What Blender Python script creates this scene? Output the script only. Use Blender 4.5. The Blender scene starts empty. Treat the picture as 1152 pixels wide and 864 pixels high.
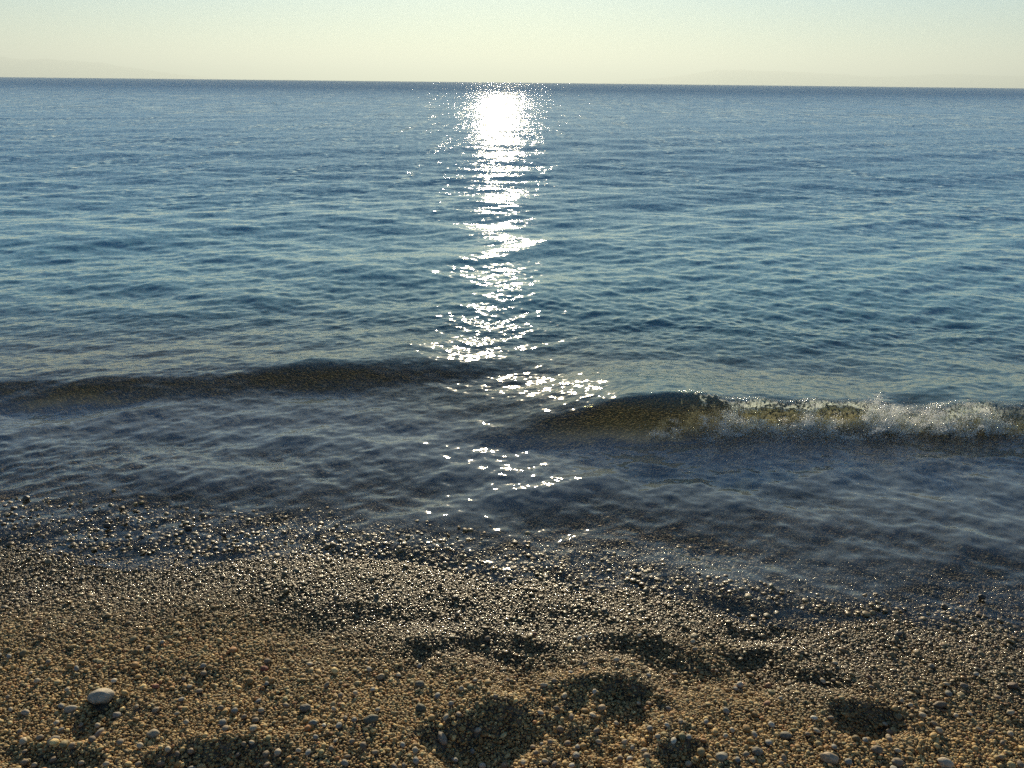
import bpy, bmesh, math, random
import numpy as np
from mathutils import Vector, Euler, Matrix

R = math.radians
scene = bpy.context.scene
COL = scene.collection
rng = np.random.default_rng(11)
random.seed(11)

# ------------------------------------------------------------------ camera
CAM_H, PITCH, ROLL, F = 1.60, 21.7, -0.63, 854.0      # F in pixels of a 1152 wide frame
cd = bpy.data.cameras.new("camera")
cam = bpy.data.objects.new("camera", cd)
COL.objects.link(cam)
cd.sensor_width = 36.0
cd.lens = 36.0 * F / 1152.0
cd.clip_start, cd.clip_end = 0.05, 90000.0
cam.location = (0, 0, CAM_H)
CAM_M = Matrix.Rotation(R(90 - PITCH), 3, 'X') @ Matrix.Rotation(R(-ROLL), 3, 'Z')
cam.rotation_euler = CAM_M.to_euler()
scene.camera = cam

# ------------------------------------------------------------------ sky, sun, exposure
SUN_EL, SUN_AZ = 14.0, -1.2           # azimuth from +Y, positive towards +X
w = bpy.data.worlds.new("World")
scene.world = w
w.use_nodes = True
wn = w.node_tree
wn.nodes.clear()
sky = wn.nodes.new("ShaderNodeTexSky")
sky.sky_type = 'NISHITA'
sky.sun_disc = False
sky.sun_elevation = R(SUN_EL)
sky.sun_rotation = R(SUN_AZ)
sky.air_density, sky.dust_density, sky.ozone_density = 1.0, 0.25, 4.0
bg = wn.nodes.new("ShaderNodeBackground")
bg.inputs['Strength'].default_value = 0.079
wo = wn.nodes.new("ShaderNodeOutputWorld")
bw = wn.nodes.new("ShaderNodeRGBToBW")                # luminance compression evens out the brightest part of the sky
wn.links.new(sky.outputs[0], bw.inputs[0])
den = wn.nodes.new("ShaderNodeMath"); den.operation = 'MULTIPLY_ADD'
den.inputs[1].default_value = 0.11; den.inputs[2].default_value = 1.0
wn.links.new(bw.outputs[0], den.inputs[0])
inv = wn.nodes.new("ShaderNodeMath"); inv.operation = 'DIVIDE'; inv.inputs[0].default_value = 1.0
wn.links.new(den.outputs[0], inv.inputs[1])
scl = wn.nodes.new("ShaderNodeVectorMath"); scl.operation = 'SCALE'
wn.links.new(sky.outputs[0], scl.inputs[0]); wn.links.new(inv.outputs[0], scl.inputs[3])
tin = wn.nodes.new("ShaderNodeVectorMath"); tin.operation = 'MULTIPLY'
tin.inputs[1].default_value = (0.77, 1.0, 1.05)
wn.links.new(scl.outputs[0], tin.inputs[0])
wn.links.new(tin.outputs[0], bg.inputs[0])
wn.links.new(bg.outputs[0], wo.inputs[0])

sd = bpy.data.lights.new("sun", 'SUN')
sd.energy = 5.0
sd.angle = R(0.5)
sd.color = (1.0, 0.84, 0.57)
sun = bpy.data.objects.new("sun", sd)
COL.objects.link(sun)
sun.rotation_euler = (R(-(90 - SUN_EL)), 0, R(-SUN_AZ))
sun.location = (0, 20, 8)

vs = scene.view_settings
vs.view_transform = 'Standard'
vs.look = 'None'
vs.gamma = 1.0
vs.use_curve_mapping = False
vs.exposure = 0.97

scene.render.engine = 'CYCLES'
cy = scene.cycles
cy.use_denoising = False
cy.max_bounces = 8
cy.diffuse_bounces = 5
cy.glossy_bounces = 3
cy.transmission_bounces = 4
cy.transparent_max_bounces = 12
cy.volume_bounces = 0
cy.caustics_reflective = False
cy.caustics_refractive = False
cy.sample_clamp_indirect = 4.0

# ------------------------------------------------------------------ helpers
def at(px, py, z=0.0):
    """point at height z seen at a pixel of the 1152x864 photograph"""
    d = CAM_M @ Vector(((px - 576) / F, -(py - 432) / F, -1.0))
    k = (z - CAM_H) / d.z
    return d.x * k, d.y * k

def tag(o, label=None, cat=None, group=None, kind=None):
    if label: o['label'] = label
    if cat: o['category'] = cat
    if group: o['group'] = group
    if kind: o['kind'] = kind
    return o

def sstep(a, b, x):
    t = np.clip((x - a) / (b - a), 0, 1)
    return t * t * (3 - 2 * t)

_P = np.random.default_rng(5).random((256, 256))
def vnoise(x, y, s):
    """smooth value noise in 0..1, wavelength s"""
    x = np.asarray(x, float) / s + 37.3; y = np.asarray(y, float) / s + 91.7
    xi = np.floor(x).astype(int); yi = np.floor(y).astype(int)
    fx = x - xi; fy = y - yi
    fx = fx * fx * (3 - 2 * fx); fy = fy * fy * (3 - 2 * fy)
    g = lambda a, b: _P[a & 255, b & 255]
    return ((g(xi, yi) * (1 - fx) + g(xi + 1, yi) * fx) * (1 - fy)
            + (g(xi, yi + 1) * (1 - fx) + g(xi + 1, yi + 1) * fx) * fy)

def mesh_np(name, verts, quads, smooth=True):
    me = bpy.data.meshes.new(name)
    verts = np.ascontiguousarray(verts, np.float32); quads = np.ascontiguousarray(quads, np.int32)
    nv, nf, k = len(verts), len(quads), (quads.shape[1] if len(quads) else 4)
    me.vertices.add(nv); me.vertices.foreach_set('co', verts.ravel())
    if nf:
        me.loops.add(nf * k); me.loops.foreach_set('vertex_index', quads.ravel())
        me.polygons.add(nf)
        me.polygons.foreach_set('loop_start', np.arange(0, nf * k, k, dtype=np.int32))
        me.polygons.foreach_set('loop_total', np.full(nf, k, np.int32))
        me.polygons.foreach_set('use_smooth', np.full(nf, smooth))
    me.update(calc_edges=True)
    return me

def link(name, me, mat=None, parent=None):
    o = bpy.data.objects.new(name, me)
    COL.objects.link(o)
    if mat and me is not None and len(me.materials) == 0: me.materials.append(mat)
    if parent: o.parent = parent
    return o

def fattr(me, name, vals):
    a = me.attributes.new(name, 'FLOAT', 'POINT')
    a.data.foreach_set('value', np.ascontiguousarray(vals, np.float32).ravel())

def vattr(me, name, vals, t='FLOAT_VECTOR'):
    a = me.attributes.new(name, t, 'POINT')
    a.data.foreach_set('color' if t == 'FLOAT_COLOR' else 'vector', np.ascontiguousarray(vals, np.float32).ravel())

def grid_quads(nr, nc):
    i = np.arange(nr - 1)[:, None] * nc + np.arange(nc - 1)[None, :]
    return np.stack([i, i + 1, i + nc + 1, i + nc], -1).reshape(-1, 4)

class NT:
    """little node-tree writer"""
    def __init__(s, name):
        s.m = bpy.data.materials.new(name); s.m.use_nodes = True
        s.t = s.m.node_tree; s.t.nodes.clear()
        s.out = s.t.nodes.new('ShaderNodeOutputMaterial')
    def n(s, kind, **kw):
        nd = s.t.nodes.new('ShaderNode' + kind)
        for k, v in kw.items():
            if k == 'i':
                for a, b in v.items(): s.set(nd, a, b)
            else: setattr(nd, k, v)
        return nd
    def set(s, nd, key, v):
        sock = nd.inputs[key]
        if isinstance(v, bpy.types.NodeSocket): s.t.links.new(v, sock)
        else: sock.default_value = v
    def math(s, op, a, b=0.0, c=0.0, clamp=False):
        nd = s.n('Math', operation=op, use_clamp=clamp)
        s.set(nd, 0, a); s.set(nd, 1, b); s.set(nd, 2, c)
        return nd.outputs[0]
    def vmath(s, op, a, b=(0, 0, 0)):
        nd = s.n('VectorMath', operation=op)
        s.set(nd, 0, a); s.set(nd, 1, b)
        return nd.outputs[0]
    def mix(s, f, a, b):
        nd = s.n('MixShader'); s.set(nd, 0, f); s.set(nd, 1, a); s.set(nd, 2, b)
        return nd.outputs[0]
    def mixc(s, f, a, b, blend='MIX'):
        nd = s.n('Mix', data_type='RGBA', blend_type=blend)
        s.set(nd, 0, f); s.set(nd, 6, a); s.set(nd, 7, b)
        return nd.outputs[2]
    def rng(s, v, a, b, c=0.0, d=1.0, smooth=True):
        nd = s.n('MapRange', interpolation_type='SMOOTHSTEP' if smooth else 'LINEAR')
        for k, x in enumerate((v, a, b, c, d)): s.set(nd, k, x)
        return nd.outputs[0]
    def noise(s, vec, scale, detail=2.0, rough=0.5):
        return s.n('TexNoise', i={'Vector': vec, 'Scale': scale, 'Detail': detail, 'Roughness': rough})
    def attr(s, name, t='GEOMETRY'):
        return s.n('Attribute', attribute_name=name, attribute_type=t)

# ------------------------------------------------------------------ terrain and water heights
SHORE_PX = [(-500, 604), (-200, 604), (0, 606), (120, 610), (240, 614), (350, 618), (450, 632), (560, 647),
            (700, 654), (800, 663), (900, 671), (1000, 686), (1152, 704), (1300, 714), (1700, 718)]
_sx, _sy = np.array([at(a, b, 0.0) for a, b in SHORE_PX]).T
def shore_y(x):
    x = np.asarray(x, float)
    return np.interp(x, _sx, _sy) + 0.05 * (vnoise(x, 0 * x, 0.35) - 0.5) + 0.03 * (vnoise(x, 0 * x + 5, 0.11) - 0.5)

# footprints and hollows: pixel, half width (px), half height (px), depth (m)
PITS = [(588, 738, 34, 22, .045), (545, 712, 26, 16, .030), (482, 724, 24, 14, .030), (545, 832, 46, 38, .075),
        (612, 800, 40, 28, .055), (665, 773, 30, 14, .035), (708, 786, 32, 18, .045), (688, 822, 42, 26, .055),
        (985, 806, 28, 20, .050), (850, 736, 34, 24, .040), (768, 738, 40, 24, .040), (718, 713, 32, 16, .035),
        (640, 858, 40, 20, .050), (250, 858, 70, 18, .045), (480, 672, 40, 14, .012), (640, 678, 42, 12, .012),
        (100, 806, 26, 16, .025), (930, 752, 40, 14, .025), (350, 690, 60, 12, .015), (770, 860, 30, 16, .04),
        (400, 672, 50, 10, .015), (860, 690, 50, 9, .018), (200, 760, 70, 16, .012), (60, 858, 50, 14, .02)]
_pits = []
for a, b, hw, hh, d in PITS:
    cx, cy_ = at(a, b, 0.10); x2, _ = at(a + hw, b, 0.10); _, y2 = at(a, b - hh, 0.10)
    _pits.append((cx, cy_, abs(x2 - cx) * 1.1, abs(y2 - cy_) * 1.15, d * (0.72 if b < 760 else 0.95)))

def bed_z(x, y):
    x = np.asarray(x, float); y = np.asarray(y, float)
    s = shore_y(x) - y                                    # inland positive
    leftflat = 1 - sstep(-1.0, -0.2, x)
    inl = np.where(s > 0, 0.115 * s - 0.012 * np.clip(s, 0, 3) ** 2, 0)
    inl = np.where(s > 3, 0.115 * 3 - 0.012 * 9 + 0.04 * (s - 3), inl)
    sea = np.clip(-s, 0, None)
    z = inl - 0.035 * (1 - 0.55 * leftflat) * np.clip(sea, 0, 0.7) - 0.13 * np.clip(sea - 0.7, 0, 6) - 0.05 * np.clip(sea - 6.7, 0, 45)
    near = 1 - sstep(3.0, 12.0, np.hypot(x, y))
    z = z + near * (0.038 * (vnoise(x, y, 0.42) - 0.5) + 0.016 * (vnoise(x + 9, y, 0.16) - 0.5)) * (0.35 + 0.65 * sstep(-0.1, 0.4, s))
    wx = x + 0.075 * (vnoise(x, y, .10) - .5) + 0.03 * (vnoise(x + 3, y, .035) - .5)
    wy = y + 0.075 * (vnoise(x + 7, y + 4, .11) - .5) + 0.03 * (vnoise(x + 5, y, .04) - .5)
    for cx, cy_, rx, ry, d in _pits:
        q = np.hypot((wx - cx) / rx, (wy - cy_) / ry)
        z = z - d * np.exp(-(q ** 2.3)) + 0.20 * d * np.exp(-((q - 1.45) / 0.40) ** 2)
    return z

# crest lines of the two shore waves
_rx, _ry = np.array([at(a, b, 0.15) for a, b in [(440, 474), (540, 458), (640, 449), (740, 446), (850, 445), (1000, 444), (1152, 446), (1400, 452), (1900, 470)]]).T
_lx, _ly = np.array([at(a, b, 0.10) for a, b in [(-600, 432), (-200, 430), (0, 424), (100, 424), (200, 418), (300, 411), (400, 404), (520, 397), (650, 392)]]).T

def front(u, wf, wb):
    """asymmetric wave profile: steep front (u<0), long back"""
    f = sstep(-wf, 0.0, u) ** 1.0
    b = np.exp(-(np.clip(u, 0, None) / wb) ** 1.6)
    return np.where(u < 0, f, b)

def shore_waves(x, y):
    jx = 0.03 * (vnoise(x, 0 * x, 0.5) - 0.5) + 0.02 * (vnoise(x, y, 0.18) - 0.5)
    yr = np.interp(x, _rx, _ry) + jx
    ar = 0.168 * sstep(-0.35, 0.9, x) * (1 - 0.45 * sstep(2.6, 4.5, x)) * (0.84 + 0.32 * vnoise(x, 0 * x + 3, 0.33)) * (1 - 0.40 * sstep(.45, 1.5, x) * (1 - sstep(2.9, 3.6, x)) * (0.45 + 0.8 * vnoise(x, 0 * x + 11, .42)))
    yl = np.interp(x, _lx, _ly) + jx
    al = 0.078 * (1 - sstep(-0.9, 0.35, x)) * (0.8 + 0.35 * vnoise(x, 0 * x + 7, 0.7))
    z = ar * front(y - yr, 0.26, 0.55) + al * front(y - yl, 0.30, 0.5)
    z -= 0.012 * (ar / 0.168) * np.exp(-((y - yr + 0.42) / 0.22) ** 2)
    return z

wr = np.random.default_rng(3)
WAVES = []
for lam_lo, lam_hi, n, slope, spread in [(2.2, 5.0, 7, .026, 10), (0.9, 2.2, 14, .040, 15), (0.35, 0.9, 22, .058, 26), (0.14, 0.35, 26, .085, 38), (0.045, 0.14, 30, .105, 55)]:
    for _ in range(n):
        lam = math.exp(wr.uniform(math.log(lam_lo), math.log(lam_hi)))
        th = R(wr.normal(-26 if wr.random() < 0.58 else 22, spread * 0.7))
        k = 2 * math.pi / lam
        WAVES.append((k * math.sin(th), k * math.cos(th), lam, slope * math.sqrt(2) / math.sqrt(n) / k * wr.uniform(.7, 1.3), wr.uniform(0, 6.283)))

def water_z(x, y, spacing):
    s = y - shore_y(x)                                     # seaward positive
    z = shore_waves(x, y)
    calm_long = sstep(0.9, 4.0, s)                         # swell dies in the shallows
    calm_mid = 0.70 + 0.30 * sstep(0.3, 2.5, s)
    calm_short = (0.85 + 0.15 * sstep(-0.05, 0.9, s)) * (1 - 0.38 * sstep(0.5, 1.0, s) * (1 - sstep(2.2, 3.4, s)))
    gust = 0.65 + 0.7 * vnoise(x, y * 1.0, 2.3)
    wash = 1 + 0.6 * sstep(-0.15, 0.1, s) * (1 - sstep(0.9, 1.6, s))       # backwash ruffles the shallows
    for kx, ky, lam, a, ph in WAVES:
        att = sstep(2.2, 4.5, lam / spacing)
        if not np.any(att > 0): continue
        c = calm_long if lam > 0.9 else (calm_mid if lam > 0.3 else calm_short * gust) * wash
        p = kx * x + ky * y + ph + 0.7 * np.sin(0.31 * ky * x * 0.2 + ph * 3)
        z = z + att * c * a * (1.7 * np.exp(1.1 * (np.sin(p) - 1)) - 0.7)
    film = 0.012 * sstep(-0.35, 0.6, s)
    return z + film - (x * x + y * y) / (2 * 6.371e6)

# ------------------------------------------------------------------ materials
def mat_bed():
    T = NT("gravel_bed")
    pos = T.n('NewGeometry').outputs['Position']
    v = T.n('TexVoronoi', i={'Vector': pos, 'Scale': 75.0})
    ramp = T.n('ValToRGB')
    e = ramp.color_ramp.elements
    e[0].color = (.05, .036, .02, 1); e[1].color = (.30, .23, .13, 1)
    e.new(0.45).color = (.10, .075, .05, 1)
    sep = T.n('SeparateColor'); T.set(sep, 0, v.outputs['Color'])
    T.set(ramp, 0, sep.outputs[0])
    b = T.n('Bump', i={'Height': v.outputs['Distance'], 'Strength': 0.9, 'Distance': 0.006}, invert=True)
    p = T.n('BsdfPrincipled', i={'Base Color': ramp.outputs[0], 'Roughness': 0.75, 'Normal': b.outputs[0]})
    T.t.links.new(p.outputs[0], T.out.inputs[0])
    return T.m

def mat_pebble(instanced):
    T = NT("pebble_stone" if instanced else "single_stone")
    tp = 'INSTANCER' if instanced else 'OBJECT'
    if instanced:
        col = T.attr('col', tp).outputs['Color']; wet = T.attr('wet', tp).outputs['Fac']
    else:
        col = T.n('ObjectInfo').outputs['Color']; wet = T.n('ObjectInfo').outputs['Alpha']
    tc = T.n('TexCoord').outputs['Object']
    n1 = T.noise(tc, 3.0, 4.0, 0.6); n2 = T.noise(tc, 17.0, 3.0, 0.6)
    f = T.rng(n1.outputs[0], 0.3, 0.7, 0.72, 1.25)
    f2 = T.rng(n2.outputs[0], 0.3, 0.7, 0.85, 1.12)
    ff = T.math('MULTIPLY', f, f2)
    dark = T.math('MULTIPLY', ff, T.rng(wet, 0, 1, 1.0, 0.40))
    cc = T.n('VectorMath', operation='SCALE'); T.set(cc, 0, col); T.set(cc, 3, dark)
    rough = T.rng(T.math('POWER', wet, 2.0), 0, 1, 0.66, 0.38)
    b = T.n('Bump', i={'Height': n2.outputs[0], 'Strength': 0.25, 'Distance': 0.05})
    p = T.n('BsdfPrincipled', i={'Base Color': cc.outputs[0], 'Roughness': rough, 'Specular IOR Level': 0.35, 'Normal': b.outputs[0],
                                 'Coat Weight': T.math('MULTIPLY', T.math('POWER', wet, 2.0), 0.42), 'Coat Roughness': 0.10, 'Coat IOR': 1.33})
    T.t.links.new(p.outputs[0], T.out.inputs[0])
    return T.m

def water_nodes(T, depth, micro=True):
    geo = T.n('NewGeometry')
    pos = geo.outputs['Position']
    sx = T.n('SeparateXYZ', i={0: pos})
    Y = sx.outputs[1]
    nrm = geo.outputs['Normal']
    def slopes(scale, ax, detail=2.0):
        v = T.vmath('MULTIPLY', pos, (scale * ax, scale, scale))
        n = T.noise(v, 1.0, detail, 0.55)
        return T.vmath('SUBTRACT', n.outputs['Color'], (0.5, 0.5, 0.5))
    def scaled(v, k):
        nd = T.n('VectorMath', operation='SCALE'); T.set(nd, 0, v); T.set(nd, 3, k)
        return nd.outputs[0]
    far1 = T.rng(Y, 4.5, 16.0)
    far2 = T.rng(Y, 14.0, 60.0)
    patch = T.rng(T.noise(T.vmath('MULTIPLY', pos, (.05, .12, .1)), 1.0, 3.0).outputs[0], 0.3, 0.7, 0.65, 1.3)
    far3 = T.rng(Y, 30.0, 500.0)
    gust = T.noise(T.vmath('MULTIPLY', pos, (2.2, .16, 1.0)), 1.0, 3.0, 0.7).outputs[0]
    gust2 = T.noise(T.vmath('MULTIPLY', pos, (.25, .02, 1.0)), 1.0, 3.0, 0.7).outputs[0]
    patch = T.math('MULTIPLY', patch, T.math('MULTIPLY', T.rng(gust, 0.46, 0.74, 0.5, 2.1, False), T.rng(gust2, 0.3, 0.7, 0.6, T.math('MULTIPLY_ADD', far3, 0.6, 1.3))))
    s0 = scaled(slopes(34.0, 0.7, 1.0), 0.22)
    s1 = scaled(slopes(11.0, 0.6, 2.0), T.math('MULTIPLY', T.math('MULTIPLY_ADD', far1, 0.36, 0.20), patch))
    s2 = scaled(slopes(2.2, 0.5, 2.0), T.math('MULTIPLY', T.math('MULTIPLY', far2, 0.45), patch))
    tot = T.vmath('ADD', T.vmath('ADD', s0, s1), s2)
    wide = T.n('CombineXYZ'); T.set(wide, 0, T.math('MULTIPLY_ADD', far1, 0.6, 0.9)); T.set(wide, 1, 1.0)
    tot = T.vmath('MULTIPLY', tot, wide.outputs[0])
    bias = T.n('CombineXYZ'); T.set(bias, 1, T.math('MULTIPLY_ADD', far1, -0.12, T.math('MULTIPLY', T.rng(Y, 20.0, 200.0), -0.13)))
    n = T.vmath('NORMALIZE', T.vmath('ADD', T.vmath('ADD', nrm, tot), bias.outputs[0]))
    return n, Y

def mat_water():
    T = NT("sea_water")
    depth = T.attr('depth').outputs['Fac']
    n, Y = water_nodes(T, depth)
    ior = T.rng(T.n('NewGeometry').outputs['Backfacing'], 0, 1, 1.39, 0.72, False)   # rays pass unbent, so both sides reflect alike
    fr = T.n('Fresnel', i={'IOR': ior, 'Normal': n}).outputs[0]
    gl = T.n('BsdfGlossy', i={'Color': (1, 1, 1, 1), 'Roughness': 0.04, 'Normal': n}).outputs[0]
    clar = T.math('POWER', 2.718, T.math('MULTIPLY', T.math('POWER', T.math('MAXIMUM', T.math('SUBTRACT', depth, 0.20), 0.0), 1.2), -7.5))
    tint = T.mixc(T.rng(depth, 0.09, 0.20, 0, 1, False), T.mixc(T.rng(depth, 0.0, 0.05, 0, 1, False), (.88, .87, .83, 1), (.50, .53, .53, 1)), (.74, .71, .55, 1))
    tr = T.n('BsdfTransparent', i={'Color': tint}).outputs[0]
    df = T.n('BsdfDiffuse', i={'Color': (.10, .255, .28, 1), 'Normal': n}).outputs[0]
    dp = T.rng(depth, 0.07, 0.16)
    silt_sheen = T.mix(0.6, T.n('BsdfDiffuse', i={'Color': T.mixc(dp, (.46, .57, .63, 1), (.11, .125, .075, 1)), 'Normal': n}).outputs[0],
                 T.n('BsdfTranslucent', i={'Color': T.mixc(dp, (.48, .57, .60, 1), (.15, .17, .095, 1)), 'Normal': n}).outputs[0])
    tr = T.mix(T.math('MULTIPLY', T.rng(depth, 0.005, 0.05, 0.0, 0.50), T.rng(depth, 0.10, 0.20, 1.0, 0.55)), tr, silt_sheen)      # stirred-up sand; the pale blue in the shallows is painted-in sky reflection
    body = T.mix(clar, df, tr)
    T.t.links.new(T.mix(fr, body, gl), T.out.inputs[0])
    return T.m

def mat_lip():
    T = NT("breaking_water")
    pos = T.n('NewGeometry').outputs['Position']
    nn = T.noise(T.vmath('MULTIPLY', pos, (80, 70, 60)), 1.0, 4.0, 0.65)
    b = T.n('Bump', i={'Height': nn.outputs[0], 'Strength': 0.8, 'Distance': 0.010})
    fo = T.attr('foam').outputs['Fac']
    ior = T.rng(T.n('NewGeometry').outputs['Backfacing'], 0, 1, 1.333, 0.75, False)
    fr = T.n('Fresnel', i={'IOR': ior, 'Normal': b.outputs[0]}).outputs[0]
    gl = T.n('BsdfGlossy', i={'Roughness': 0.10, 'Normal': b.outputs[0]}).outputs[0]
    tr = T.n('BsdfTransparent', i={'Color': (.93, .97, .94, 1)}).outputs[0]
    wsh = T.mix(fr, tr, gl)
    di = T.n('BsdfDiffuse', i={'Color': (.95, .94, .91, 1), 'Normal': b.outputs[0]}).outputs[0]
    tl = T.n('BsdfTranslucent', i={'Color': (.93, .92, .88, 1), 'Normal': b.outputs[0]}).outputs[0]
    fsh = T.mix(0.65, di, tl)
    k = T.math('MULTIPLY', fo, T.rng(nn.outputs[0], 0.46, 0.58), clamp=True)
    T.t.links.new(T.mix(k, wsh, fsh), T.out.inputs[0])
    return T.m

def mat_foam():
    T = NT("white_foam")
    di = T.n('BsdfDiffuse', i={'Color': (.93, .94, .93, 1)}).outputs[0]
    tl = T.n('BsdfTranslucent', i={'Color': (.93, .94, .92, 1)}).outputs[0]
    gl = T.n('BsdfGlossy', i={'Roughness': 0.15}).outputs[0]
    a = T.mix(0.72, di, tl)
    a = T.mix(0.22, a, T.n('BsdfTransparent').outputs[0])
    T.t.links.new(T.mix(0.08, a, gl), T.out.inputs[0])
    return T.m

def mat_hill():
    T = NT("wooded_hill")
    pos = T.n('NewGeometry').outputs['Position']
    n = T.noise(T.vmath('MULTIPLY', pos, (.002, .002, .004)), 1.0, 5.0)
    c = T.mixc(n.outputs[0], (.05, .07, .04, 1), (.16, .14, .11, 1))
    p = T.n('BsdfPrincipled', i={'Base Color': c, 'Roughness': 0.95})
    T.t.links.new(p.outputs[0], T.out.inputs[0])
    return T.m

M_BED, M_PEB, M_ONE, M_WATER, M_LIP, M_FOAM, M_HILL = mat_bed(), mat_pebble(True), mat_pebble(False), mat_water(), mat_lip(), mat_foam(), mat_hill()

# ------------------------------------------------------------------ setting: beach and sea bed
def uneven(lo, hi, a, b, fine, grow):
    """coordinates fine between a and b, growing outwards to lo and hi"""
    c = list(np.arange(a, b, fine)); st = fine; v = b
    while v < hi: c.append(v); st *= grow; v += st
    c.append(hi); st = fine; v = a - fine
    while v > lo: c.insert(0, v); st *= grow; v -= st
    c.insert(0, lo)
    return np.array(c)
xs = uneven(-4000, 4000, -3.6, 3.6, 0.014, 1.09)
ys = uneven(-4000, 200, 0.7, 3.1, 0.012, 1.07)
X, Y = np.meshgrid(xs, ys)
Z = bed_z(X, Y)
Z = np.where(Y < -2, np.minimum(Z, 3 + 0 * Z), Z)
me = mesh_np("beach", np.stack([X, Y, Z - 0.010], -1).reshape(-1, 3), grid_quads(len(ys), len(xs)))
tag(link("beach", me, M_BED), "sloping pebble beach running down under the shallow water", kind='structure')

# ------------------------------------------------------------------ setting: the sea
rows = list(np.arange(1.75, 5.2, 0.0062))
y = 5.2
while y < 4400:
    y += max(0.0062, 0.85 * y * y / (CAM_H * F)); rows.append(y)
rows = np.array(rows)
NC = 1150
th = np.linspace(-1.0, 1.0, NC)
Xw = np.tan(th * R(47))[None, :] * (rows[:, None] + 0.25)
Yw = np.repeat(rows[:, None], NC, 1)
dy = np.gradient(rows)[:, None]
dx = np.gradient(Xw, axis=1)
sp = np.maximum(dy * np.ones_like(dx), dx)
Zw = water_z(Xw, Yw, sp)
Zb = bed_z(Xw, Yw)
V = np.stack([Xw, Yw, Zw], -1).reshape(-1, 3)
Q = grid_quads(len(rows), NC)
dep = (Zw - Zb).ravel()
inland = (shore_y(Xw) - Yw).ravel()
keep = (dep[Q] > -0.035).any(1) & (inland[Q] < 0.16).all(1)
Q = Q[keep]
used = np.zeros(len(V), bool); used[Q.ravel()] = True
remap = np.cumsum(used) - 1
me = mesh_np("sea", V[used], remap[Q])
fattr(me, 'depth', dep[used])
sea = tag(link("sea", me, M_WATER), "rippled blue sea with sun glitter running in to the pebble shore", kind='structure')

# ------------------------------------------------------------------ setting: far hills
def hills(name, pts, dist, label):
    xs = np.linspace(pts[0][0], pts[-1][0], 260)
    hp = np.interp(xs, [p[0] for p in pts], [p[1] for p in pts])
    X = (xs - 576) / F * dist / math.cos(R(PITCH)) * 1.0
    n = 24
    u = np.linspace(-1, 1, n)
    GX = np.repeat(X[None, :], n, 0); GY = dist + u[:, None] * 1400 + 0 * GX
    H = hp * 0.85 / F * dist
    H = H * (1 + 0.16 * (vnoise(X, 0 * X, 420) - 0.5) + 0.09 * (vnoise(X, 0 * X + 9, 150) - .5))
    GZ = (1 - np.abs(u)[:, None] ** 1.4) * H[None, :] * (1 + 0.25 * (vnoise(GX, GY, 600) - 0.5) * np.abs(u)[:, None] * 2) - 14
    me = mesh_np(name, np.stack([GX, GY, GZ], -1).reshape(-1, 3), grid_quads(n, 260))
    tag(link(name, me, M_HILL), label, kind='structure')
hills("hills", [(-420, 8), (-200, 24), (-60, 30), (20, 28), (60, 26), (110, 20), (150, 21), (190, 15), (240, 7), (290, 0)], 12000, "faint mountain ridge in the haze at the left of the horizon")
hills("hills", [(640, 0), (720, 8), (770, 17), (820, 18), (880, 15), (930, 12), (1000, 16), (1080, 13), (1200, 15), (1400, 6), (1500, 0)], 13000, "low faint mountain ridge in the haze at the right of the horizon")

# ------------------------------------------------------------------ haze
me = bpy.data.meshes.new("haze")
bm = bmesh.new(); bmesh.ops.create_cube(bm, size=1.0)
for v in bm.verts: v.co = Vector((v.co.x * 50000, v.co.y * 50000, 188 + v.co.z * 440))
bm.to_mesh(me); bm.free()
T = NT("haze_air")
pv = T.n('VolumePrincipled', i={'Color': (.57, .66, .68, 1), 'Density': 2.2e-4, 'Anisotropy': 0.3})
T.t.links.new(pv.outputs[0], T.out.inputs[1])
tag(link("haze", me, T.m), kind='stuff')

# ------------------------------------------------------------------ pebbles
def stone_mesh(name, seed, sub=2, mat=None, asp=None):
    r = np.random.default_rng(seed)
    bm = bmesh.new()
    bmesh.ops.create_icosphere(bm, subdivisions=sub, radius=0.5)
    asp = asp or (1.0, r.uniform(.68, .95), r.uniform(.42, .75))
    cuts = [(Vector(r.normal(size=3)).normalized(), r.uniform(.36, .47)) for _ in range(5)]
    ph = r.uniform(0, 6.28, 6); fr = r.uniform(2.2, 5.5, (3, 3))
    for v in bm.verts:
        c = v.co.copy()
        for n, d in cuts:                      # soft worn facets
            e = c.dot(n) - d
            if e > 0: c -= n * e * 0.75
        k = 1 + 0.045 * math.sin(fr[0] @ np.array(v.co) * 2 + ph[0]) + 0.035 * math.sin(fr[1] @ np.array(v.co) * 3 + ph[1])
        v.co = Vector((c.x * asp[0], c.y * asp[1], c.z * asp[2])) * k
    me = bpy.data.meshes.new(name)
    bm.to_mesh(me); bm.free()
    for p in me.polygons: p.use_smooth = True
    me.materials.append(mat)
    return me

NVAR = 14
protos = bpy.data.collections.new("pebble shapes")
for i in range(NVAR):
    o = bpy.data.objects.new("pebble_shape_%02d" % i, stone_mesh("pebble_shape", 100 + i, 2, M_PEB))
    protos.objects.link(o)

PAL = np.array([1.40, 1.13, 0.60]) * np.array([(.30, .235, .16), (.22, .165, .105), (.16, .12, .08), (.33, .28, .21), (.26, .24, .20), (.20, .19, .165),
                (.13, .115, .10), (.40, .35, .27), (.28, .19, .12), (.23, .13, .085), (.17, .18, .15), (.50, .46, .38)])
PALW = np.array([18, 16, 12, 12, 8, 8, 7, 6, 7, 3, 5, 2.0]); PALW /= PALW.sum()

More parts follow.
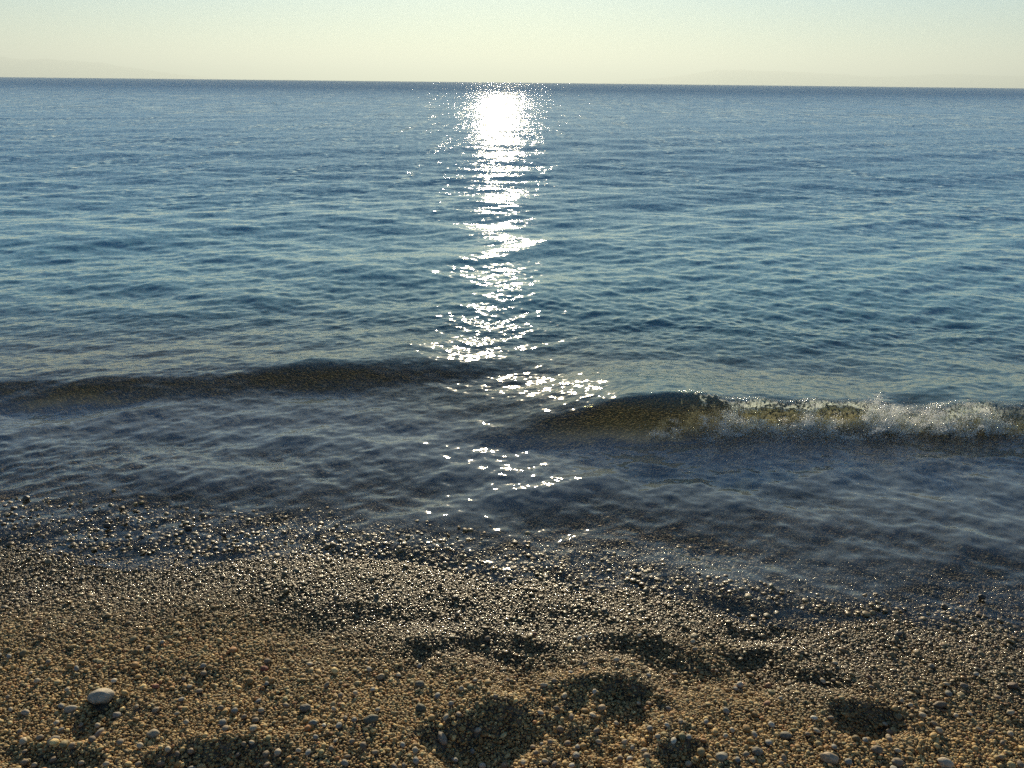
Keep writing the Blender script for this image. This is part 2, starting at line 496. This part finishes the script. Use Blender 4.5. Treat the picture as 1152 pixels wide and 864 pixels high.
# stones that can be told apart: pixel, long side (m), colour, yaw, aspect, label
NOTED = [
 (113, 781, .072, (.50, .48, .44), 10, (1, .70, .62), "largest stone on the beach, pale grey and blocky, at the left"),
 (79, 796, .036, (.46, .44, .40), 25, (1, .6, .55), "pale oval stone just left of the big pale grey block"),
 (497, 829, .050, (.34, .31, .27), -62, (1, .48, .5), "long grey-brown stone standing on the left rim of the biggest hollow"),
 (933, 851, .050, (.50, .43, .35), -18, (1, .62, .6), "smooth cream oval stone at the bottom edge, right of centre"),
 (1064, 857, .044, (.62, .57, .50), -10, (1, .62, .6), "whitest stone at the bottom edge towards the right corner"),
 (812, 850, .036, (.36, .36, .33), 0, (1, .75, .6), "pale grey rounded stone left of the cream oval at the bottom"),
 (852, 844, .034, (.30, .29, .26), 20, (1, .8, .7), "round grey stone between the grey and the cream oval stones"),
 (417, 808, .046, (.17, .18, .15), 5, (1, .55, .5), "flat dark green-grey stone left of the biggest hollow"),
 (473, 795, .034, (.14, .15, .12), 0, (1, .7, .6), "dark olive stone just above the long standing stone"),
 (472, 768, .030, (.20, .20, .17), 0, (1, .8, .6), "grey-green stone on the smooth slope above the biggest hollow"),
 (428, 760, .028, (.40, .34, .24), 10, (1, .75, .6), "honey-coloured pebble on the slope left of the hollows"),
 (111, 824, .034, (.42, .41, .38), 70, (1, .6, .6), "pale angular stone below the shadow of the big grey block"),
 (60, 832, .032, (.44, .40, .34), 30, (1, .8, .7), "round beige stone near the lower left corner"),
 (172, 824, .034, (.40, .37, .31), 0, (1, .85, .7), "round pale brown stone right of the big block's shadow"),
 (131, 803, .026, (.38, .37, .35), 15, (1, .7, .6), "small light grey stone in the shadow of the big block"),
 (28, 800, .028, (.45, .42, .37), 0, (1, .6, .5), "flat pale stone at the left edge beside the shadow"),
 (343, 795, .034, (.20, .20, .18), 10, (1, .75, .6), "dark grey rounded stone left of centre above the shaded hollow"),
 (352, 812, .026, (.22, .26, .27), 0, (1, .7, .6), "bluish grey stone beneath the dark grey rounded one"),
 (297, 751, .026, (.30, .10, .07), 0, (1, .7, .5), "small brick-red pebble on the left slope"),
 (175, 771, .022, (.42, .18, .13), 0, (1, .7, .6), "little pinkish red pebble above the pale brown stone"),
 (600, 712, .024, (.42, .20, .15), 20, (1, .7, .6), "reddish pink pebble on the far rim of the central footprint"),
 (612, 769, .026, (.66, .60, .48), -10, (1, .5, .5), "bright ivory chip on the ridge in front of the central footprint"),
 (677, 795, .028, (.52, .42, .30), 30, (1, .7, .5), "warm sandy stone on the rim between two deep hollows"),
 (1011, 712, .030, (.30, .27, .24), 10, (1, .7, .5), "greyish flat stone in the upper right gravel"),
 (1048, 748, .022, (.62, .58, .50), 0, (1, .8, .7), "small bright white pebble in the right-hand gravel"),
 (1058, 791, .044, (.24, .20, .16), 0, (1, .5, .4), "flat brown slab right of the round dark footprint"),
 (1085, 770, .026, (.40, .34, .28), 0, (1, .8, .6), "light brown pebble above the flat brown slab"),
 (864, 770, .024, (.46, .26, .15), 0, (1, .75, .6), "orange-brown pebble above and left of the round footprint"),
 (863, 790, .026, (.40, .22, .14), 35, (1, .6, .5), "rusty pebble nearest the upper rim of the round footprint"),
 (987, 842, .032, (.26, .22, .18), 0, (1, .7, .6), "dull brown stone right of the cream oval at the bottom"),
 (1140, 770, .034, (.30, .20, .15), 0, (1, .7, .6), "reddish brown stone against the right edge"),
 (1010, 856, .036, (.34, .30, .25), 15, (1, .65, .5), "light taupe stone between the cream oval and the white stone"),
 (884, 826, .034, (.22, .22, .20), 0, (1, .75, .6), "slate grey stone below and left of the round footprint"),
 (212, 771, .024, (.50, .46, .38), 0, (1, .6, .5), "ivory pebble on the smooth left slope"),
 (762, 654, .024, (.30, .27, .22), 0, (1, .8, .7), "wet stone jutting up at the water's edge right of centre"),
 (1104, 674, .028, (.16, .13, .11), 0, (1, .8, .8), "dark wet stone standing in the swash at the right"),
 (212, 597, .034, (.16, .14, .12), 0, (1, .8, .85), "dark rounded stone half awash at the left waterline"),
 (121, 594, .036, (.15, .13, .11), 0, (1, .7, .7), "low dark stone awash farther left at the waterline"),
 (30, 563, .034, (.34, .31, .27), 0, (1, .75, .8), "pale wet stone standing farthest out in the left shallows"),
 (228, 582, .026, (.40, .36, .30), 0, (1, .8, .9), "light stone catching the sun beyond the dark waterline stones"),
 (252, 604, .026, (.22, .19, .16), 0, (1, .8, .8), "brown wet stone right of the dark rounded one at the waterline"),
 (160, 607, .026, (.20, .18, .15), 0, (1, .75, .8), "small dark stone awash between two bigger waterline stones"),
]
noted_xy = []
for k, (px, py, L, c, yaw, asp, label) in enumerate(NOTED):
    x, y = at(px, py, 0.06)
    z = 0.06
    for _ in range(4):
        x, y = at(px, py, z); z = float(bed_z(x, y)) + L * 0.22
    s = float(shore_y(x)) - y
    lift = 0.010 if s < 0.1 else -0.004
    o = link("stone", stone_mesh("stone", 900 + k, 3, M_ONE, asp))
    o.location = (x, y, z + lift)
    o.scale = (L * .9, L * .9, L * .9)
    o.rotation_euler = (R(random.uniform(-14, 14)), R(random.uniform(-14, 14)), R(yaw))
    wet = 1 - float(sstep(0.15, 0.65, s))
    o.color = (c[0] * .68, c[1] * .60, c[2] * .48, wet)
    tag(o, label, "stone", "stones on the beach")
    noted_xy.append((x, y, L * 0.45))

# larger pebbles lying loose on top, near the camera; look-alikes of one colour share a label
KINDS = [
 ("brown pebble a little larger than the gravel, loose in the dry foreground", "loose brown pebbles", [(.22, .165, .105), (.19, .14, .09)]),
 ("beige pebble a little larger than the gravel, loose in the dry foreground", "loose beige pebbles", [(.40, .32, .21), (.36, .29, .19)]),
 ("dull grey pebble a little larger than the gravel, loose in the dry foreground", "loose grey pebbles", [(.25, .23, .185), (.21, .195, .16)]),
 ("off-white pebble a little larger than the gravel, loose in the dry foreground", "loose off-white pebbles", [(.46, .41, .31), (.43, .38, .29)]),
]
shapes = [stone_mesh("loose_pebble", 700 + i, 2, M_ONE) for i in range(10)]
pr = random.Random(4)
n = 0
while n < 220:
    py = 864 - 190 * abs(pr.gauss(0, 0.42)); px = pr.uniform(-10, 1162)
    if not 690 < py < 872: continue
    x, y = at(px, py, 0.10)
    if any(math.hypot(x - a, y - b) < r + .014 for a, b, r in noted_xy): continue
    kd = KINDS[pr.choices(range(4), (5, 4, 2.4, .6))[0]]
    L = pr.uniform(.0145, .021)
    o = link("pebble", shapes[n % 10])
    o.location = (x, y, float(bed_z(x, y)) + .004 + L * .14)
    o.scale = (L, L, L)
    o.rotation_euler = (R(pr.uniform(-22, 22)), R(pr.uniform(-22, 22)), pr.uniform(0, 6.28))
    c = pr.choice(kd[2]); j = pr.uniform(.88, 1.12)
    o.color = (c[0] * j, c[1] * j, c[2] * j, 0.0)
    tag(o, kd[0], "pebble", kd[1])
    noted_xy.append((x, y, L * .45)); n += 1

def gn_instances(obj, coll, name):
    ng = bpy.data.node_groups.new(name, 'GeometryNodeTree')
    ng.interface.new_socket('Geometry', in_out='INPUT', socket_type='NodeSocketGeometry')
    ng.interface.new_socket('Geometry', in_out='OUTPUT', socket_type='NodeSocketGeometry')
    N, Lk = ng.nodes, ng.links
    gi, go = N.new('NodeGroupInput'), N.new('NodeGroupOutput')
    ip = N.new('GeometryNodeInstanceOnPoints')
    ci = N.new('GeometryNodeCollectionInfo')
    ci.inputs['Collection'].default_value = coll
    ci.inputs['Separate Children'].default_value = True
    ci.inputs['Reset Children'].default_value = True
    def named(nm, t):
        a = N.new('GeometryNodeInputNamedAttribute'); a.data_type = t; a.inputs[0].default_value = nm
        return a.outputs[0]
    Lk.new(gi.outputs[0], ip.inputs['Points'])
    Lk.new(ci.outputs[0], ip.inputs['Instance'])
    ip.inputs['Pick Instance'].default_value = True
    Lk.new(named('idx', 'INT'), ip.inputs['Instance Index'])
    e2r = N.new('FunctionNodeEulerToRotation')
    Lk.new(named('rot', 'FLOAT_VECTOR'), e2r.inputs[0])
    Lk.new(e2r.outputs[0], ip.inputs['Rotation'])
    Lk.new(named('scl', 'FLOAT_VECTOR'), ip.inputs['Scale'])
    Lk.new(ip.outputs[0], go.inputs[0])
    m = obj.modifiers.new("scatter", 'NODES'); m.node_group = ng

def scatter(name, pts, size, rot, idx, col, wet, coll, mat, scl=None):
    me = mesh_np(name, pts, np.zeros((0, 4), np.int32))
    a = me.attributes.new('idx', 'INT', 'POINT'); a.data.foreach_set('value', idx.astype(np.int32))
    vattr(me, 'rot', rot)
    vattr(me, 'scl', scl if scl is not None else np.repeat(size[:, None], 3, 1))
    if col is not None:
        vattr(me, 'col', np.concatenate([col, np.ones((len(col), 1))], 1), 'FLOAT_COLOR')
        fattr(me, 'wet', wet)
    o = link(name, me, mat)
    gn_instances(o, coll, name + " scatter")
    return o

def gravel_points(x0, x1, y0, y1, step, lo, hi, fill, seed):
    r = np.random.default_rng(seed)
    gx, gy = np.meshgrid(np.arange(x0, x1, step), np.arange(y0, y1, step))
    gx = gx.ravel() + r.uniform(-.5, .5, gx.size) * step * 1.1; gy = gy.ravel() + r.uniform(-.5, .5, gy.size) * step * 1.1
    k = (np.abs(gx) < 0.80 * gy + 0.7) & (r.random(gx.size) < fill)
    gx, gy = gx[k], gy[k]
    size = np.exp(r.normal(0, 1, gx.size) * 0.24) * (lo + hi) / 2
    size = np.clip(size, lo * .75, hi * 1.25)
    return gx, gy, size, r
parts = []
for (step, lo, hi, fill, y0, y1, lift, sd_) in [(.0056, .0046, .008, .97, .75, 3.0, .30, 1), (.0112, .0075, .012, .58, .75, 3.0, .42, 2),
                                               (.036, .013, .019, .45, .75, 3.0, .36, 3), (.016, .013, .024, .95, 2.95, 5.2, .3, 4)]:
    gx, gy, size, r = gravel_points(-4.6, 4.6, y0, y1, step, lo, hi, fill, sd_)
    parts.append((gx, gy, size, bed_z(gx, gy) + size * lift * r.uniform(.2, 1.4, gx.size) - .006))
# stones standing out of the thin film of water along the edge
gx, gy, size, r = gravel_points(-4.6, 4.6, 1.8, 3.1, .014, .009, .022, 1.0, 5)
sw = gy - shore_y(gx)
reach = np.interp(gx, [-1.6, -.9, -.5, -.1, .3, .6, 1.0], [.36, .32, .22, .38, .26, .10, .05])
k = (sw > -0.06) & (sw < reach) & (r.random(gx.size) < .5 * (1 - np.clip(sw / reach, 0, 1)) ** 1.3 * (0.35 + 1.2 * vnoise(gx, gy, .13)))
gx, gy, size = gx[k], gy[k], size[k]
parts.append((gx, gy, size, water_z(gx, gy, np.full(gx.size, .02)) + size * r.uniform(-.25, .18, gx.size)))
gx, gy, size, gz = [np.concatenate(q) for q in zip(*parts)]
ok = np.ones(len(gx), bool)
for a, b, r_ in noted_xy:
    ok &= np.hypot(gx - a, gy - b) > r_ * 0.8
gx, gy, size, gz = gx[ok], gy[ok], size[ok], gz[ok]
N = len(gx)
r = np.random.default_rng(77)
col = PAL[r.choice(len(PAL), N, p=PALW)] * r.uniform(.75, 1.25, (N, 1)) * (0.9 + 0.2 * vnoise(gx, gy, .3))[:, None]
s = shore_y(gx) - gy
wet = 1 - sstep(.15, .85, s + 0.22 * (vnoise(gx, gy, .22) - .5))
sunk = sstep(.12, .45, -s)                        # wet stones under water: dark, but no shiny film of their own
col = col * (1 - 0.45 * sunk)[:, None]
wet = wet * (1 - sunk)
tilt = .35 - .12 * wet                            # washed stones lie flat
rot = np.stack([r.normal(0, 1, N) * tilt, r.normal(0, 1, N) * tilt, r.uniform(0, 6.283, N)], -1)
print("gravel", N)
tag(scatter("gravel", np.stack([gx, gy, gz], -1), size, rot, r.integers(0, NVAR, N), col, wet, protos, M_PEB,
    scl=size[:, None] * np.stack([1 + .08 * wet, 1 + .08 * wet, 1 - .30 * wet], -1)),
    "brown and grey beach gravel, wet and glinting near the water", kind='stuff')

# ------------------------------------------------------------------ breaking wave: curling lip, spray and foam
nx, nv = 760, 46
xw = np.linspace(0.25, 3.9, nx)
ycr = np.interp(xw, _rx, _ry) + 0.03 * (vnoise(xw, 0 * xw, 0.5) - 0.5)
zc = shore_waves(xw, ycr)
throw = (0.04 + 0.11 * sstep(0.5, 1.1, xw)) * (0.6 + 0.8 * vnoise(xw, 0 * xw + 2, .22)) * (0.8 + .4 * vnoise(xw, 0 * xw + 4, .06))
v = np.linspace(0, 1, nv)
th_ = throw[None, :] * v[:, None] ** 0.85
fall = (zc[None, :] + 0.012) * (v[:, None] ** 2.1) * 0.98
LX = xw[None, :] + 0.012 * (vnoise(xw[None, :] + 0 * th_, v[:, None] * .3, .05) - .5)
LY = ycr[None, :] + 0.015 - th_ + 0.030 * v[:, None] * (vnoise(xw[None, :] + 0 * th_, v[:, None] * .12 + 3, .035) - .5)
LZ = zc[None, :] + 0.004 + (0.020 + 0.045 * vnoise(xw, 0 * xw + 21, .14))[None, :] * np.sin(v[:, None] * 2.6) * sstep(.4, 1.0, xw)[None, :] - fall + 0.012 * v[:, None] * (vnoise(LX, v[:, None] * .2 + 8, .03) - .5)
rag = vnoise(LX, v[:, None] * .10, .045) * .6 + vnoise(LX, v[:, None] * .05 + 6, .016) * .4
have = (sstep(.55, 1.35, xw)[None, :] * 1.05) - v[:, None] * 0.75 + (rag - .5) * 1.1
q = grid_quads(nv, nx)
kq = (have.ravel()[q].mean(1) > 0.12)
P = np.stack([LX, LY, LZ], -1).reshape(-1, 3)
q = q[kq]
u_ = np.zeros(len(P), bool); u_[q.ravel()] = True
rm = np.cumsum(u_) - 1
me = mesh_np("breaking_wave", P[u_], rm[q])
foam = 1.0 * (sstep(.08, .6, v)[:, None] * (0.25 + .9 * vnoise(LX, 0 * LX + 3, .25)) * (1 - .65 * sstep(2.2, 2.7, LX))).ravel()
fattr(me, 'foam', foam[u_])
wave = link("breaking_wave", me, M_LIP)
sol = wave.modifiers.new("thickness", 'SOLIDIFY'); sol.thickness = 0.005; sol.offset = 0
tag(wave, "small translucent wave curling over and breaking into white spray near the shore", "wave")

drops = bpy.data.collections.new("drop shapes")
for i in range(3):
    bm = bmesh.new(); bmesh.ops.create_icosphere(bm, subdivisions=1, radius=0.5)
    dm = bpy.data.meshes.new("drop"); bm.to_mesh(dm); bm.free()
    for p in dm.polygons: p.use_smooth = True
    dm.materials.append(M_FOAM)
    drops.objects.link(bpy.data.objects.new("drop_shape_%d" % i, dm))

r = np.random.default_rng(21)
dp, ds = [], []
# jets: plumes thrown up where the lip lands
for j in range(1250):
    x0 = r.uniform(.62, 3.6)
    dens = float(np.interp(x0, [.6, .8, 1.0, 1.25, 1.5, 1.9, 2.3, 2.6, 3.6], [.03, .35, .9, .6, 1.0, 1.0, .8, .3, .25]))
    clump = float(np.clip(vnoise(x0, 2.0, .17) * 2.6 - .75, 0, 1)) * .8 + .2 * float(vnoise(x0, 5.0, .05))
    dens *= clump
    if r.random() > dens: continue
    y0 = float(np.interp(x0, _rx, _ry)) - r.uniform(.02, .20)
    n = int(r.uniform(60, 700))
    h = r.uniform(.04, .20) * (.45 + .6 * dens)
    t = r.random(n) ** .8
    lean = r.normal(0, .05)
    sx_ = .003 + r.uniform(.008, .030) * t
    px = x0 + lean * t + r.normal(0, 1, n) * sx_
    pyy = y0 - .09 * t * r.random() + r.normal(0, 1, n) * sx_ * .7
    pz = .005 + h * t * (1 - .15 * t) + r.normal(0, .004, n)
    dp.append(np.stack([px, pyy, pz], -1)); ds.append(np.clip(r.lognormal(-6.5, .5, n), .0008, .006))
D = np.concatenate(dp); S = np.concatenate(ds)
o = scatter("spray", D, S, np.zeros_like(D), r.integers(0, 3, len(D)), None, None, drops, M_FOAM)
o.parent = wave; o['kind'] = 'stuff'
# foam: bubbles lying on the water along the foot of the wave
n = 45000
fx = r.uniform(.55, 3.7, n); cl = vnoise(fx, 0 * fx + 1, .16) * .6 + vnoise(fx, 0 * fx + 6, .05) * .4
fy = np.interp(fx, _rx, _ry) - .17 - .05 * cl + r.normal(0, .030, n)
kf = (r.random(n) < np.clip((cl - .40) * 2.2, 0, 1) * sstep(.5, 1.2, fx)) 
fx, fy = fx[kf], fy[kf]
fz = water_z(fx, fy, np.full(len(fx), .006)) + r.random(len(fx)) ** 2 * .035 * vnoise(fx, fy, .08)
Dd = np.stack([fx, fy, fz], -1); S = np.clip(r.lognormal(-6.3, .45, len(fx)), .0009, .006)
o = scatter("foam", Dd, S, np.zeros_like(Dd), r.integers(0, 3, len(Dd)), None, None, drops, M_FOAM)
o.parent = wave; o['kind'] = 'stuff'
